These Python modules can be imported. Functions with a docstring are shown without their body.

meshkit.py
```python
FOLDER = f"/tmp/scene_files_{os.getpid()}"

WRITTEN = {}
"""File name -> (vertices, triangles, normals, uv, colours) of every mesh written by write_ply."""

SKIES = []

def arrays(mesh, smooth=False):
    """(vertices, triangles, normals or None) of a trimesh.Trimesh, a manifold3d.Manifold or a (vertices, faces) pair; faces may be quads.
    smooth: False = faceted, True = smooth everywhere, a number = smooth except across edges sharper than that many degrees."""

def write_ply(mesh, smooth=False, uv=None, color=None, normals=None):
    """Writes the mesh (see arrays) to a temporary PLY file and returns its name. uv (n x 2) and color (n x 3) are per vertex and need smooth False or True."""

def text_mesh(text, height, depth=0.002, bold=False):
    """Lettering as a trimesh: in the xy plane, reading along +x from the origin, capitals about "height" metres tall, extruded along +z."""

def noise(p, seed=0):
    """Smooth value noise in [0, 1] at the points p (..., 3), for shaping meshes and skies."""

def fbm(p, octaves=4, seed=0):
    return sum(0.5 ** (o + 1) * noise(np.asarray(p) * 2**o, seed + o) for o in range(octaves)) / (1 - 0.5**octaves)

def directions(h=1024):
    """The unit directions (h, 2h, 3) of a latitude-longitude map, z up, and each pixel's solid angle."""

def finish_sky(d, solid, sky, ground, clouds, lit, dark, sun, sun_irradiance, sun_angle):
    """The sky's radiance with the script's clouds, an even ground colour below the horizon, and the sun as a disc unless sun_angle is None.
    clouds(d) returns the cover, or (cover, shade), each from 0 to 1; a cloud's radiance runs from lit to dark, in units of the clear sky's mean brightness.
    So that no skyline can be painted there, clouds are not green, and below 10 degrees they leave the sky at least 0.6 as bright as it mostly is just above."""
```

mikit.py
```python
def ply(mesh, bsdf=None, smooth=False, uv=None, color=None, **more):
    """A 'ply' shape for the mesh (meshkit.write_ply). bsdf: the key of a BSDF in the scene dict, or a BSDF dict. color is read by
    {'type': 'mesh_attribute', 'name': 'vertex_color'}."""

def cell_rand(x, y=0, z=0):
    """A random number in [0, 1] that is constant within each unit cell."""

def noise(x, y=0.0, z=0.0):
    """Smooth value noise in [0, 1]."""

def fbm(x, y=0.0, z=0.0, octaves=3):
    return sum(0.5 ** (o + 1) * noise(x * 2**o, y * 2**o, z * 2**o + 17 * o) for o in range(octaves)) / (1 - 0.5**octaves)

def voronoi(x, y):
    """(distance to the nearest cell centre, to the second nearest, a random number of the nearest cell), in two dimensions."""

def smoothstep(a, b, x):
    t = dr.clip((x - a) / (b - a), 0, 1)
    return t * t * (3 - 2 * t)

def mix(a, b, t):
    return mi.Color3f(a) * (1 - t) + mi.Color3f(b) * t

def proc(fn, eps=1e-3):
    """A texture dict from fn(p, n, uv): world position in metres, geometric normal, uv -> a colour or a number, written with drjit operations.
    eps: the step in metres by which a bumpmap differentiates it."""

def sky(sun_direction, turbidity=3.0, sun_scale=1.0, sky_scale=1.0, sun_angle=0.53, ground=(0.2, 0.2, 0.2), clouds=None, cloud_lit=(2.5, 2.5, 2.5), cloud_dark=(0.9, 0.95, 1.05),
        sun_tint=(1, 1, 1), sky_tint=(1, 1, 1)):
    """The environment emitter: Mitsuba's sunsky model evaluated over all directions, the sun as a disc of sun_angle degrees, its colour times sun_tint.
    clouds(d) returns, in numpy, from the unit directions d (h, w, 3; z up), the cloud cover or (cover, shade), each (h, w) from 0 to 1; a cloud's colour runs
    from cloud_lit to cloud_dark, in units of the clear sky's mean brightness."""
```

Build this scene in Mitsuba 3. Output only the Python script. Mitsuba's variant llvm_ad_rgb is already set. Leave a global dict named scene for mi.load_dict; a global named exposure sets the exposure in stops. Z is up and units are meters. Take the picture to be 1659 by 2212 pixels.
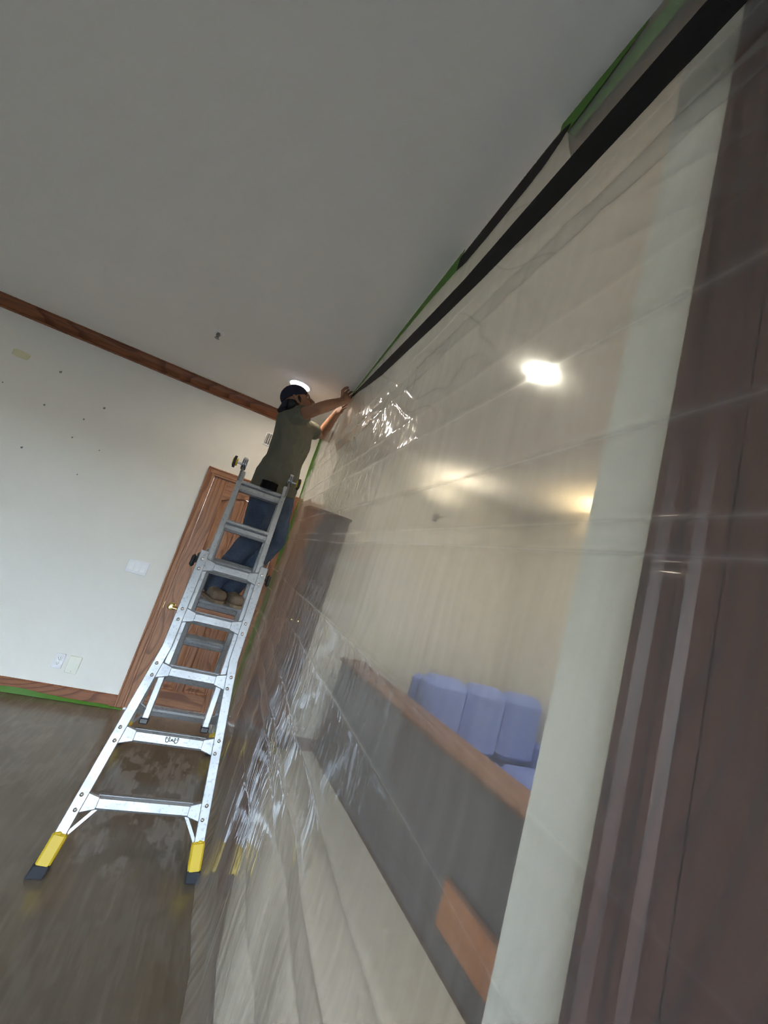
import math
import numpy as np
import trimesh
import manifold3d as m3
import drjit as dr
import mitsuba as mi
import mikit
import meshkit
from mikit import noise, fbm, smoothstep, mix, proc

T = mi.ScalarTransform4f
scene, labels = {}, {}
rng = np.random.default_rng(7)

# ------------------------------------------------------------------ camera, sky, exposure
EYE = np.array([0.0, 0.0, 1.6086])
RIGHT = np.array([0.89115967, -0.34806409, 0.29100829])
DOWN = np.array([0.33113601, 0.06053553, -0.94163921])
FWD = np.array([0.31013446, 0.93551421, 0.16920337])
F_PX, W_PX, H_PX = 830.68, 1659, 2212
scene['camera'] = {'type': 'perspective', 'fov_axis': 'x', 'fov': 2 * math.degrees(math.atan(W_PX / 2 / F_PX)),
                   'to_world': T().look_at(origin=EYE.tolist(), target=(EYE + FWD).tolist(), up=(-DOWN).tolist()), 'near_clip': 0.02, 'far_clip': 200.0}
exposure = 1.15


def cloud(d):
    n = meshkit.fbm(np.stack([d[..., 0] / (d[..., 2] + .3) * 1.6, d[..., 1] / (d[..., 2] + .3) * 1.6, d[..., 2] * 0], -1), 4, 3)
    return np.clip((n - .30) / .3, 0, 1), np.clip((n - .5) * 2.0, 0, 1)


# an open, half clouded sky with the sun behind the building: it shines in through the glazed wall behind the photographer
scene['sky'] = mikit.sky((0.35, 0.75, 0.6), turbidity=3.5, sun_scale=0.0, sky_scale=40.0, ground=(0.08, 0.08, 0.07), clouds=cloud,
                         cloud_lit=(1.55, 1.75, 1.95), cloud_dark=(.95, 1.05, 1.18))


def rgb(r, g, b):
    return {'type': 'rgb', 'value': [float(r), float(g), float(b)]}


LAMP_NEAR, LAMP_BEHIND, LAMP_SCONCE = 70.0, 88.0, 170.0

# ------------------------------------------------------------------ dimensions
CEIL = 2.86
WALL_Y = 3.784
XL, YF = -6.0, -2.6          # left wall, glazed wall behind the photographer
XP = 0.39                    # the plastic sheet
XPART, PART_END = 0.455, 0.432   # partition beside the opening
XFAR = 3.05

# ------------------------------------------------------------------ materials


def principled(color, rough=.5, spec=.5, metallic=0.0, **k):
    return {'type': 'principled', 'base_color': color if isinstance(color, dict) else rgb(*color), 'roughness': rough, 'specular': spec, 'metallic': metallic, **k}


def two(b):
    return {'type': 'twosided', 'bsdf': b}


def bump(b, fn, eps=1e-3, scale=1.0):
    return {'type': 'bumpmap', 'arbitrary': {**proc(fn, eps)}, 'scale': scale, 'bsdf': b}


def oak(across, depth, along, dark=1.0):
    """Stained oak: cathedral figure from a slow warp plus pores along the grain."""
    w = fbm(across * 5 + 3, along * .9, depth * 5, 3)
    a = noise(across * 3.1 + 9, along * .55 + 4, depth * 3)
    ring = across * 16 + w * 9 + dr.square(a) * 14 + along * .8
    f = ring - dr.floor(ring)
    line = smoothstep(.55, .92, f) * (1 - smoothstep(.94, 1.0, f))
    pore = smoothstep(.52, .75, noise(across * 420, along * 9, depth * 420))
    tone = fbm(across * 2.3, along * .5 + 7, depth * 2.1, 2)
    c = mix((.30, .135, .070), (.40, .20, .105), tone)
    c = mix(c, (.15, .060, .035), line * .75)
    c = mix(c, (.17, .075, .045), pore * .5)
    return c * dark


M = {}
scene['paint'] = two(principled(proc(lambda p, n, uv: mix((.74, .72, .66), (.77, .75, .69), fbm(p.x * 1.3, p.y * 1.3, p.z * 1.3, 3))), .55, .3))
scene['ceiling_paint'] = two(principled((.76, .74, .70), .8, .2))
scene['oak_upright'] = two(principled(proc(lambda p, n, uv: oak(p.x, p.y, p.z)), .45, .4))
scene['oak_level'] = two(principled(proc(lambda p, n, uv: oak(p.z, p.y, p.x)), .45, .4))
scene['oak_trim'] = two(principled(proc(lambda p, n, uv: oak(p.z * 1.0 + p.y, p.y * .1, p.x, .62) * mi.Color3f(1.08, .86, .72)), .42, .4))
scene['brown_trim'] = two(principled(proc(lambda p, n, uv: oak(p.z + p.x, p.x * .1, p.y, .42)), .45, .4))
scene['walnut'] = two(principled(proc(lambda p, n, uv: oak(p.y, p.x, p.z, .11) * mi.Color3f(1.45, .78, .70)), .45, .4))


def floor_color(p, n, uv):
    big = fbm(p.x * 1.1 + 5, p.y * .9, 0, 4)
    streak = fbm(p.x * 26, p.y * 2.2, 1, 3)
    c = mix((.130, .103, .072), (.178, .150, .114), smoothstep(.35, .7, big))
    c = c * (.80 + .26 * streak + .16 * fbm(p.x * 70, p.y * 6, 4, 2))
    # dried slurry scuffs under the ladder
    box = smoothstep(-.30, -.16, p.x) * (1 - smoothstep(.20, .34, p.x)) * smoothstep(2.05, 2.4, p.y) * (1 - smoothstep(3.0, 3.3, p.y))
    scuff = smoothstep(.46, .62, fbm(p.x * 8, p.y * 6, 3, 4)) * (.35 + .65 * smoothstep(.25, .75, noise(p.x * 90, p.y * 14, 5)))
    specks = smoothstep(.60, .74, fbm(p.x * 38, p.y * 5, 9, 3))
    return mix(c, (.33, .31, .28), dr.clip(scuff * (.12 + 1.0 * box) + specks * .10, 0, .6))


def floor_relief(p, n, uv):
    a = fbm(p.x * 16 + 2 * noise(p.x * 2, p.y * 2), p.y * 1.6, 2, 3)
    b = fbm(p.x * 60, p.y * 5, 7, 2)
    return a * .0032 + b * .0009


scene['floor_film'] = two({'type': 'bumpmap', 'height': proc(floor_relief, 2e-3), 'bsdf': principled(proc(floor_color), .22, .75)})
scene['dark_floor'] = two(principled(proc(lambda p, n, uv: oak(p.x, p.z, p.y, .30) * mi.Color3f(.95, .85, .95)), .4, .4))
scene['carpet'] = two(principled(proc(lambda p, n, uv: mix((.45, .435, .40), (.56, .545, .50), fbm(p.x * 40, p.y * 40, 0, 3))), .9, .1))


def alu_color(p, n, uv):
    s = smoothstep(.58, .76, fbm(p.x * 90, p.y * 90, p.z * 90, 3))
    t = fbm(p.x * 6, p.y * 6, p.z * 6, 2)
    return mix(mix((.50, .51, .52), (.40, .41, .43), t), (.20, .20, .21), s * .5)


scene['aluminium'] = two(principled(proc(alu_color), proc(lambda p, n, uv: .30 + .25 * fbm(p.x * 12, p.y * 12, p.z * 12, 2)), .5, .82))
scene['bright_metal'] = two(principled((.75, .75, .75), .22, .5, 1.0))
scene['dark_metal'] = two(principled((.22, .22, .23), .35, .5, .8))
scene['brass'] = two(principled((.86, .68, .30), .18, .5, 1.0))
scene['yellow_plastic'] = two(principled((.60, .41, .025), .45, .4))
scene['black_plastic'] = two(principled((.018, .018, .020), .38, .5))
scene['rubber'] = two(principled((.03, .03, .035), .7, .3))
scene['white_plastic'] = two(principled((.80, .80, .80), .35, .5))
scene['white_cover'] = two(principled((.76, .76, .77), .35, .5))
scene['ivory_plastic'] = two(principled((.74, .74, .63), .4, .5))
scene['putty'] = two(principled(proc(lambda p, n, uv: mix((.62, .58, .38), (.70, .66, .47), fbm(p.x * 60, p.y * 60, p.z * 60, 3))), .7, .2))
scene['black_tape'] = two(principled((.004, .0037, .0045), .38, .04))
scene['green_tape'] = two(principled((.06, .165, .014), .5, .3))
scene['skin'] = two(principled(proc(lambda p, n, uv: mix((.22, .105, .062), (.28, .145, .085), fbm(p.x * 30, p.y * 30, p.z * 30, 2))), .5, .4))
scene['eye_white'] = two(principled((.35, .33, .31), .3, .5))
scene['hair'] = two(principled((.015, .012, .012), .5, .4))
scene['cap_cloth'] = two(principled((.022, .022, .042), .85, .2))


def shirt_color(p, n, uv):
    return mix((.098, .098, .077), (.122, .12, .094), fbm(p.x * 25, p.y * 25, p.z * 25, 3)) * (.9 + .2 * noise(p.x * 300, p.y * 300, p.z * 300))


scene['shirt_cloth'] = two(principled(proc(shirt_color), .9, .15))
scene['denim'] = two(principled(proc(lambda p, n, uv: mix((.032, .044, .074), (.075, .098, .142), fbm(p.x * 14, p.y * 14, p.z * 9, 3)) * (.8 + .4 * noise(p.x * 350, p.y * 350, p.z * 120))), .9, .15))
scene['boot_leather'] = two(principled(proc(lambda p, n, uv: mix((.12, .085, .06), (.21, .155, .11), fbm(p.x * 30, p.y * 30, p.z * 30, 3))), .7, .3))
scene['boot_sole'] = two(principled((.20, .15, .10), .7, .3))
scene['blue_cloth'] = two(principled(proc(lambda p, n, uv: mix((.16, .22, .52), (.21, .28, .60), fbm(p.x * 6, p.y * 6, p.z * 6, 3))), .8, .2))
scene['grey_panel'] = two(principled(proc(lambda p, n, uv: mix((.062, .056, .062), (.100, .090, .096), fbm(p.x * 3, p.y * 3, p.z * 3, 3))), .5, .4))
scene['redwood'] = two(principled(proc(lambda p, n, uv: oak(p.x, p.z, p.y, .42) * mi.Color3f(.95, .88, 1.0)), .4, .4))
scene['orange_plastic'] = two(principled((.36, .14, .05), .5, .4))
scene['lens_off'] = two(principled((.7, .7, .7), .3, .5))
scene['window_glass'] = {'type': 'thindielectric', 'int_ior': 1.5}

# polythene: part clear, part milky; the milk scatters light to both sides and blurs what stands far behind


def haze(p, n, uv):
    s = fbm(p.y * 42 + 3 * noise(p.y * 3, p.z * 3), p.z * 3.0, 4, 3)
    b = fbm(p.y * 2.2, p.z * 2.0, 8, 3)
    patch = smoothstep(.30, .62, fbm(p.y * 1.7 + 4, p.z * 1.7, 5, 2)) * (1 - smoothstep(1.35, 1.8, p.z))      # where the sheet is crumpled
    q = p.y * .62 + (2.65 - p.z)
    r = 1 - dr.abs(2 * noise(q * 15 + 1.6 * noise(p.y * 4, p.z * 4, 2), (p.y - (2.65 - p.z) * .5) * 2.2, 6) - 1)
    feet = r * r * r * r * r * r * r * r * smoothstep(.42, .6, noise(p.y * 2.6, p.z * 3.0, 11)) * smoothstep(2.0, 2.25, p.z)
    w = .32 + (.06 + .34 * patch) * (s - .5) - .07 * feet + .14 * (b - .5)
    for zc, a, width in WHITENED:          # the folds of the packed sheet are milky lines
        z = p.z - zc - .02 * (noise(p.y * 1.2, zc * 9) - .5)
        w += a * dr.exp(-dr.abs(z) / width) * (.12 + 1.1 * smoothstep(.35, .7, noise(p.y * 2.5, zc * 5 + 3)))
    return dr.clip(w, .15, .9)


WHITENED = [(1.415, .32, .0035), (1.255, .26, .003), (1.88, .28, .005), (1.755, .24, .004), (1.715, .30, .003), (2.05, .30, .006), (2.15, .22, .004), (1.05, .22, .008), (.91, .2, .008), (.79, .2, .008), (2.495, .2, .004), (2.43, -.16, .012), (2.335, -.14, .010)]
scene['polythene'] = {'type': 'blendbsdf', 'weight': proc(haze),
                      'clear': {'type': 'thindielectric', 'int_ior': 1.5},
                      'milky': {'type': 'principledthin', 'base_color': rgb(.90, .90, .87), 'roughness': .16, 'spec_trans': .50, 'eta': 1.5, 'diff_trans': 1.1}}


# ------------------------------------------------------------------ helpers
def add(key, mesh, bsdf, label=None, cat=None, kind=None, group=None, smooth=False, **more):
    k, base = key, key
    i = 1
    while k in scene:
        k = f'{base}_{i:03d}'
        i += 1
    scene[k] = mikit.ply(mesh, bsdf, smooth=smooth, **more)
    note(k, label, cat, kind, group)
    return k


def note(k, label=None, cat=None, kind=None, group=None):
    d = {a: b for a, b in (('label', label), ('category', cat), ('kind', kind), ('group', group)) if b}
    if d:
        labels[k] = d


def hullpts(pts):
    return trimesh.convex.convex_hull(np.asarray(pts, float))


def box(x0, x1, y0, y1, z0, z1, b=0.0):
    """A box with chamfered edges."""
    c = np.array([(x0 + x1) / 2, (y0 + y1) / 2, (z0 + z1) / 2])
    h = np.array([abs(x1 - x0), abs(y1 - y0), abs(z1 - z0)]) / 2
    if b <= 0:
        m = trimesh.creation.box(extents=2 * h)
        m.apply_translation(c)
        return m
    b = min(b, h.min() * .9)
    pts = []
    for s in np.ndindex(2, 2, 2):
        sg = np.array(s) * 2 - 1
        for k in range(3):
            q = h - b
            q[k] = h[k]
            pts.append(c + sg * q)
    return hullpts(pts)


def frame_box(o, ax, ay, az, sx, sy, sz, b=0.0):
    """A box of full sizes sx, sy, sz centred at o along the given unit axes."""
    m = box(-sx / 2, sx / 2, -sy / 2, sy / 2, -sz / 2, sz / 2, b)
    R = np.eye(4)
    R[:3, 0], R[:3, 1], R[:3, 2], R[:3, 3] = ax, ay, az, o
    m.apply_transform(R)
    return m


def cat(*ms):
    return trimesh.util.concatenate([m for m in ms])


def unit(v):
    v = np.asarray(v, float)
    return v / np.linalg.norm(v)


def cyl(p0, p1, r, n=20, r1=None):
    p0, p1 = np.asarray(p0, float), np.asarray(p1, float)
    z = unit(p1 - p0)
    x = unit(np.cross(z, [0, 0, 1] if abs(z[2]) < .9 else [1, 0, 0]))
    y = np.cross(z, x)
    a = np.arange(n) * 2 * math.pi / n
    ring = np.cos(a)[:, None] * x + np.sin(a)[:, None] * y
    return hullpts(np.vstack([p0 + ring * r, p1 + ring * (r if r1 is None else r1)]))


def lathe(profile, o, axis, n=32):
    """profile: list of (radius, distance along axis)."""
    z = unit(axis)
    x = unit(np.cross(z, [0, 0, 1] if abs(z[2]) < .9 else [1, 0, 0]))
    y = np.cross(z, x)
    a = np.arange(n) * 2 * math.pi / n
    v, f = [], []
    for r, t in profile:
        v.append(np.asarray(o) + z * t + r * (np.cos(a)[:, None] * x + np.sin(a)[:, None] * y))
    k = len(profile)
    for i in range(k - 1):
        for j in range(n):
            q = [i * n + j, i * n + (j + 1) % n, (i + 1) * n + (j + 1) % n, (i + 1) * n + j]
            f += [[q[0], q[1], q[2]], [q[0], q[2], q[3]]]
    return trimesh.Trimesh(np.vstack(v), np.array(f), process=False)


def prism(poly, axis, a0, a1):
    """Extrudes a 2-D outline along axis 0 (outline in y, z), 1 (x, z) or 2 (x, y)."""
    from shapely.geometry import Polygon
    m = trimesh.creation.extrude_polygon(Polygon(poly), a1 - a0, engine='earcut')
    v = m.vertices
    u, w, t = v[:, 0], v[:, 1], v[:, 2] + a0
    m.vertices = {0: np.stack([t, u, w], 1), 1: np.stack([u, t, w], 1), 2: np.stack([u, w, t], 1)}[axis]
    m.fix_normals()
    return m


def sphere_pts(c, r, n=2):
    s = trimesh.creation.icosphere(n)
    return np.asarray(c) + s.vertices * (np.asarray(r))


def bone(p0, r0, p1, r1):
    return m3.Manifold.hull_points(np.vstack([sphere_pts(p0, r0), sphere_pts(p1, r1)]))


def ball(c, r):
    return m3.Manifold.hull_points(sphere_pts(c, r))


def flesh(parts, length=.012, rounds=12):
    m = m3.Manifold.batch_boolean(parts, m3.OpType.Add).refine_to_length(length)
    g = m.to_mesh()
    t = trimesh.Trimesh(g.vert_properties[:, :3], g.tri_verts, process=True)
    trimesh.smoothing.filter_taubin(t, lamb=.5, nu=.53, iterations=rounds)
    return t


def grid(fn, us, vs, flip=False):
    """A sheet with vertices fn(U, V) -> (n, m, 3)."""
    U, V = np.meshgrid(us, vs, indexing='ij')
    P = fn(U, V)
    n, m = U.shape
    i = np.arange(n * m).reshape(n, m)
    q = np.stack([i[:-1, :-1], i[1:, :-1], i[1:, 1:], i[:-1, 1:]], -1).reshape(-1, 4)
    f = np.vstack([q[:, [0, 1, 2]], q[:, [0, 2, 3]]])
    if flip:
        f = f[:, ::-1]
    return trimesh.Trimesh(P.reshape(-1, 3), f, process=False)


def ribbon(points, normal, thick):
    """A flat strip between two polylines (n, 2, 3), with a real thickness along the normal."""
    p = np.asarray(points, float)
    n = len(p)
    nn = np.asarray(normal, float) * thick
    v = np.vstack([p.reshape(-1, 3), p.reshape(-1, 3) + nn])
    f = []
    o = 2 * n
    for i in range(n - 1):
        a, b, c, d = 2 * i, 2 * i + 1, 2 * i + 3, 2 * i + 2
        for q in ((a, b, c, d), (o + d, o + c, o + b, o + a), (a, d, o + d, o + a), (c, b, o + b, o + c)):
            f += [[q[0], q[1], q[2]], [q[0], q[2], q[3]]]
    for q in ((0, 1, o + 1, o), (2 * n - 2, 2 * n - 1, o + 2 * n - 1, o + 2 * n - 2)):
        f += [[q[0], q[1], q[2]], [q[0], q[2], q[3]]]
    m = trimesh.Trimesh(v, np.array(f), process=False)
    m.fix_normals()
    return m


def N(y, z, seed=0):
    y, z = np.broadcast_arrays(np.asarray(y, float), np.asarray(z, float))
    return meshkit.noise(np.stack([y + 50, z + 50, np.full(y.shape, .37 + seed * 3.1)], -1), seed)


def sst(a, b, x):
    t = np.clip((x - a) / (b - a), 0, 1)
    return t * t * (3 - 2 * t)


# ------------------------------------------------------------------ the setting
add('floor', box(XL, XPART, YF, WALL_Y, -.06, 0), 'floor_film', kind='structure', label='dark film covered floor with streaky scuffs under the ladder')
add('floor_behind', box(XPART, XFAR, -1.6, WALL_Y, -.06, 0), 'dark_floor', kind='structure', label='dark brown floor of the room behind the plastic')
add('ceiling', box(XL - .15, XFAR + .15, YF - .15, WALL_Y + .15, CEIL, CEIL + .1), 'ceiling_paint', kind='structure', label='flat pale grey ceiling above both rooms')
DX0, DX1, DZ = -.463, .385, 2.13
CW = .066
add('wall_back', cat(box(XL - .15, DX0 + CW - .012, WALL_Y, WALL_Y + .15, -.06, CEIL), box(DX1 - CW + .012, XFAR + .15, WALL_Y, WALL_Y + .15, -.06, CEIL), box(DX0 + CW - .012, DX1 - CW + .012, WALL_Y, WALL_Y + .15, DZ - CW + .012, CEIL)), 'paint', kind='structure', label='off white wall with the oak door')
add('wall_left', box(XL - .15, XL, YF, WALL_Y, -.06, CEIL), 'paint', kind='structure')
# glazed wall behind the photographer
GX0, GX1, GZ0, GZ1 = -3.2, .1, .10, 2.15
if True:
    add('wall_front', cat(*[box(b[0], b[1], YF - .15, YF, b[2], b[3]) for b in ((XL, GX0, -.06, CEIL), (GX1, XPART, -.06, CEIL), (GX0, GX1, GZ1, CEIL), (GX0, GX1, -.06, GZ0))]), 'paint', kind='structure')
fr = []
for i in range(4):
    x = GX0 + (GX1 - GX0) * i / 3
    fr.append(box(x - .035, x + .035, YF - .11, YF - .04, GZ0, GZ1, .006))
for z in (GZ0, GZ1):
    fr.append(box(GX0, GX1, YF - .11, YF - .04, z - .035, z + .035, .006))
add('window_1', cat(*fr), 'white_plastic', kind='structure')
# partition beside the opening, and the outer walls of the room behind the plastic
add('wall_right', box(XPART, XPART + .13, YF, PART_END, -.06, CEIL), 'paint', kind='structure', label='white wall end beside the opening, seen through the plastic')
add('wall_far', box(XFAR, XFAR + .15, -1.6, WALL_Y, -.06, CEIL), 'paint', kind='structure')
add('wall_near', box(XPART + .13, XFAR, -1.75, -1.6, -.06, CEIL), 'paint', kind='structure')

# crown moulding and baseboard: (distance from the wall, height)
crown = [(0, 0), (.010, .0), (.014, .010), (.010, .020), (.020, .030), (.040, .050), (.052, .072), (.056, .082), (.066, .084), (.066, .097), (0, .097)]
add('trim_1', prism([(WALL_Y - d, CEIL - .097 + h) for d, h in crown], 0, XL, XP - .01), 'oak_trim', kind='structure', label='dark oak crown moulding along the back wall')
add('trim_2', prism([(XPART - d * .9, CEIL - .135 + h * 1.3) for d, h in crown], 1, YF, .70), 'brown_trim', kind='structure', label='brown crown moulding behind the plastic')
bb = [(0, 0), (.014, 0), (.014, .082), (.010, .090), (.010, .095), (.005, .101), (0, .101)]
add('baseboard_back', prism([(WALL_Y - d, h) for d, h in bb], 0, XL, -.465), 'oak_trim', kind='structure', label='dark oak baseboard left of the door')

# ------------------------------------------------------------------ the oak door (x -0.463 .. 0.385, top 2.13)
door = 'door_1'
note(door, 'stained oak panel door with arched upper panels behind the ladder', kind='structure')


def casing(name, outer, inner, z0, z1, upright=True):
    """Casing with a stepped profile; outer and inner edges in x (upright) or z (head)."""
    s = 1 if inner > outer else -1
    prof = [(0, 0), (0, .019), (.010, .021), (.016, .015), (.030, .012), (.046, .013), (.052, .009), (CW, .008), (CW, 0)]
    if upright:
        m = prism([(outer + s * u, WALL_Y - d) for u, d in prof], 2, z0, z1)
        add(f'{door}__{name}', m, 'oak_upright')
    else:
        m = prism([(WALL_Y - d, outer + s * u) for u, d in prof], 0, z0, z1)
        add(f'{door}__{name}', m, 'oak_level')


casing('casing', DX0, DX0 + CW, 0, DZ)
casing('casing', DX1, DX1 - CW, 0, DZ)
casing('head_casing', DZ, DZ - CW, DX0 + .002, DX1 - .002, False)
SX0, SX1, SZ0, SZ1 = DX0 + CW + .004, DX1 - CW - .004, .012, DZ - CW - .004
YD = WALL_Y + .006          # front face of stiles and rails
ST = .125                   # stile width
ML = .058
PXL0, PXL1 = SX0 + ST, (SX0 + SX1) / 2 - ML / 2
PXR0, PXR1 = (SX0 + SX1) / 2 + ML / 2, SX1 - ST
add(f'{door}__stile', box(SX0, SX0 + ST, YD, YD + .03, SZ0, SZ1, .002), 'oak_upright')
add(f'{door}__stile', box(SX1 - ST, SX1, YD, YD + .03, SZ0, SZ1, .002), 'oak_upright')
LOZ0, LOZ1, UPZ0, UPZ1 = .20, .80, .95, 1.87
add(f'{door}__bottom_rail', box(SX0 + ST, SX1 - ST, YD, YD + .03, SZ0, LOZ0, .002), 'oak_level')
add(f'{door}__lock_rail', box(SX0 + ST, SX1 - ST, YD, YD + .03, LOZ1, UPZ0, .002), 'oak_level')
for z0, z1 in ((LOZ0, LOZ1), (UPZ0, SZ1 - .12)):
    add(f'{door}__mullion', box(PXL1, PXR0, YD, YD + .03, z0, z1, .002), 'oak_upright')


def arch_z(x):
    """Lower edge of the arched top rail: rises towards the middle of the door."""
    c, hw = (SX0 + SX1) / 2, (SX1 - SX0) / 2 - ST
    t = np.clip((np.abs(x - c)) / hw, 0, 1)
    return UPZ1 + .075 * (1 - t ** 2)


add(f'{door}__jamb', cat(box(DX0 + CW - .012, SX0 - .003, WALL_Y + .002, WALL_Y + .12, 0, DZ - CW + .012), box(SX1 + .003, DX1 - CW + .012, WALL_Y + .002, WALL_Y + .12, 0, DZ - CW + .012)), 'oak_upright')
add(f'{door}__head_jamb', box(SX0 - .003, SX1 + .003, WALL_Y + .002, WALL_Y + .12, SZ1 + .003, DZ - CW + .012), 'oak_level')
xs = np.linspace(SX0 + ST, SX1 - ST, 33)
add(f'{door}__top_rail', prism([(x, arch_z(x)) for x in xs] + [(SX1 - ST, SZ1), (SX0 + ST, SZ1)], 1, YD, YD + .03), 'oak_level')


def raised_panel(x0, x1, z0, top):
    """A raised panel under the (arched) line top(x): sunk field edge, sloped shoulder, proud middle."""
    n = 14
    xs = np.linspace(x0, x1, n)

    def ring(inset, d):
        x_ = np.linspace(x0 + inset, x1 - inset, n)
        up = np.stack([x_, np.full(n, YD + d), np.array([top(x) for x in np.linspace(x0, x1, n)]) - inset], 1)
        dn = np.stack([x_[::-1], np.full(n, YD + d), np.full(n, z0 + inset)], 1)
        return np.vstack([dn, up])
    rings = [ring(0, .002), ring(.006, .015), ring(.016, .016), ring(.045, .005), ring(.050, .005)]
    k = 2 * n
    v = np.vstack(rings)
    f = []
    for r in range(len(rings) - 1):
        for j in range(k):
            a, b = r * k + j, r * k + (j + 1) % k
            f += [[a, b, b + k], [a, b + k, a + k]]
    o = (len(rings) - 1) * k
    for j in range(n - 1):
        a, b, c_, d_ = o + j, o + j + 1, o + k - 2 - j, o + k - 1 - j
        f += [[a, b, c_], [a, c_, d_]]
    return trimesh.Trimesh(v, np.array(f), process=False)


for x0, x1 in ((PXL0, PXL1), (PXR0, PXR1)):
    add(f'{door}__panel', raised_panel(x0, x1, UPZ0, arch_z), 'oak_upright')
    add(f'{door}__panel', raised_panel(x0, x1, LOZ0, lambda x: LOZ1), 'oak_upright')
# brass lever with rose
hx, hz = -.333, .872
lv = f'{door}__handle'
add(lv, cat(lathe([(.0, 0), (.034, 0), (.034, .004), (.028, .010), (.012, .013), (.012, .045), (.016, .05), (.016, .062), (.0, .064)], (hx, YD, hz), (0, -1, 0)),
            cyl((hx, YD - .055, hz), (hx + .05, YD - .058, hz - .003), .0085), cyl((hx + .05, YD - .058, hz - .003), (hx + .105, YD - .055, hz + .002), .0085, r1=.0065)), 'brass', 'polished brass lever handle', smooth=40)
add(f'{door}__latch_plate', box(DX0 + CW - .006, DX0 + CW + .004, YD - .004, YD + .002, hz - .03, hz + .03, .001), 'brass')
for z in (1.08, .25, 1.85):
    add(f'{door}__hinge', cat(cyl((SX1 + .004, YD - .010, z - .045), (SX1 + .004, YD - .010, z + .045), .006), cyl((SX1 + .004, YD - .010, z + .045), (SX1 + .004, YD - .010, z + .054), .004)), 'brass', smooth=40)

# ------------------------------------------------------------------ fittings on the back wall and ceiling
WY = WALL_Y


def plate(x, z, w, h, key, label, catg, mat='white_cover', d=.006):
    note(key, label, catg)
    add(f'{key}__cover', box(x - w / 2, x + w / 2, WY - d, WY, z - h / 2, z + h / 2, .004), mat)


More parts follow.
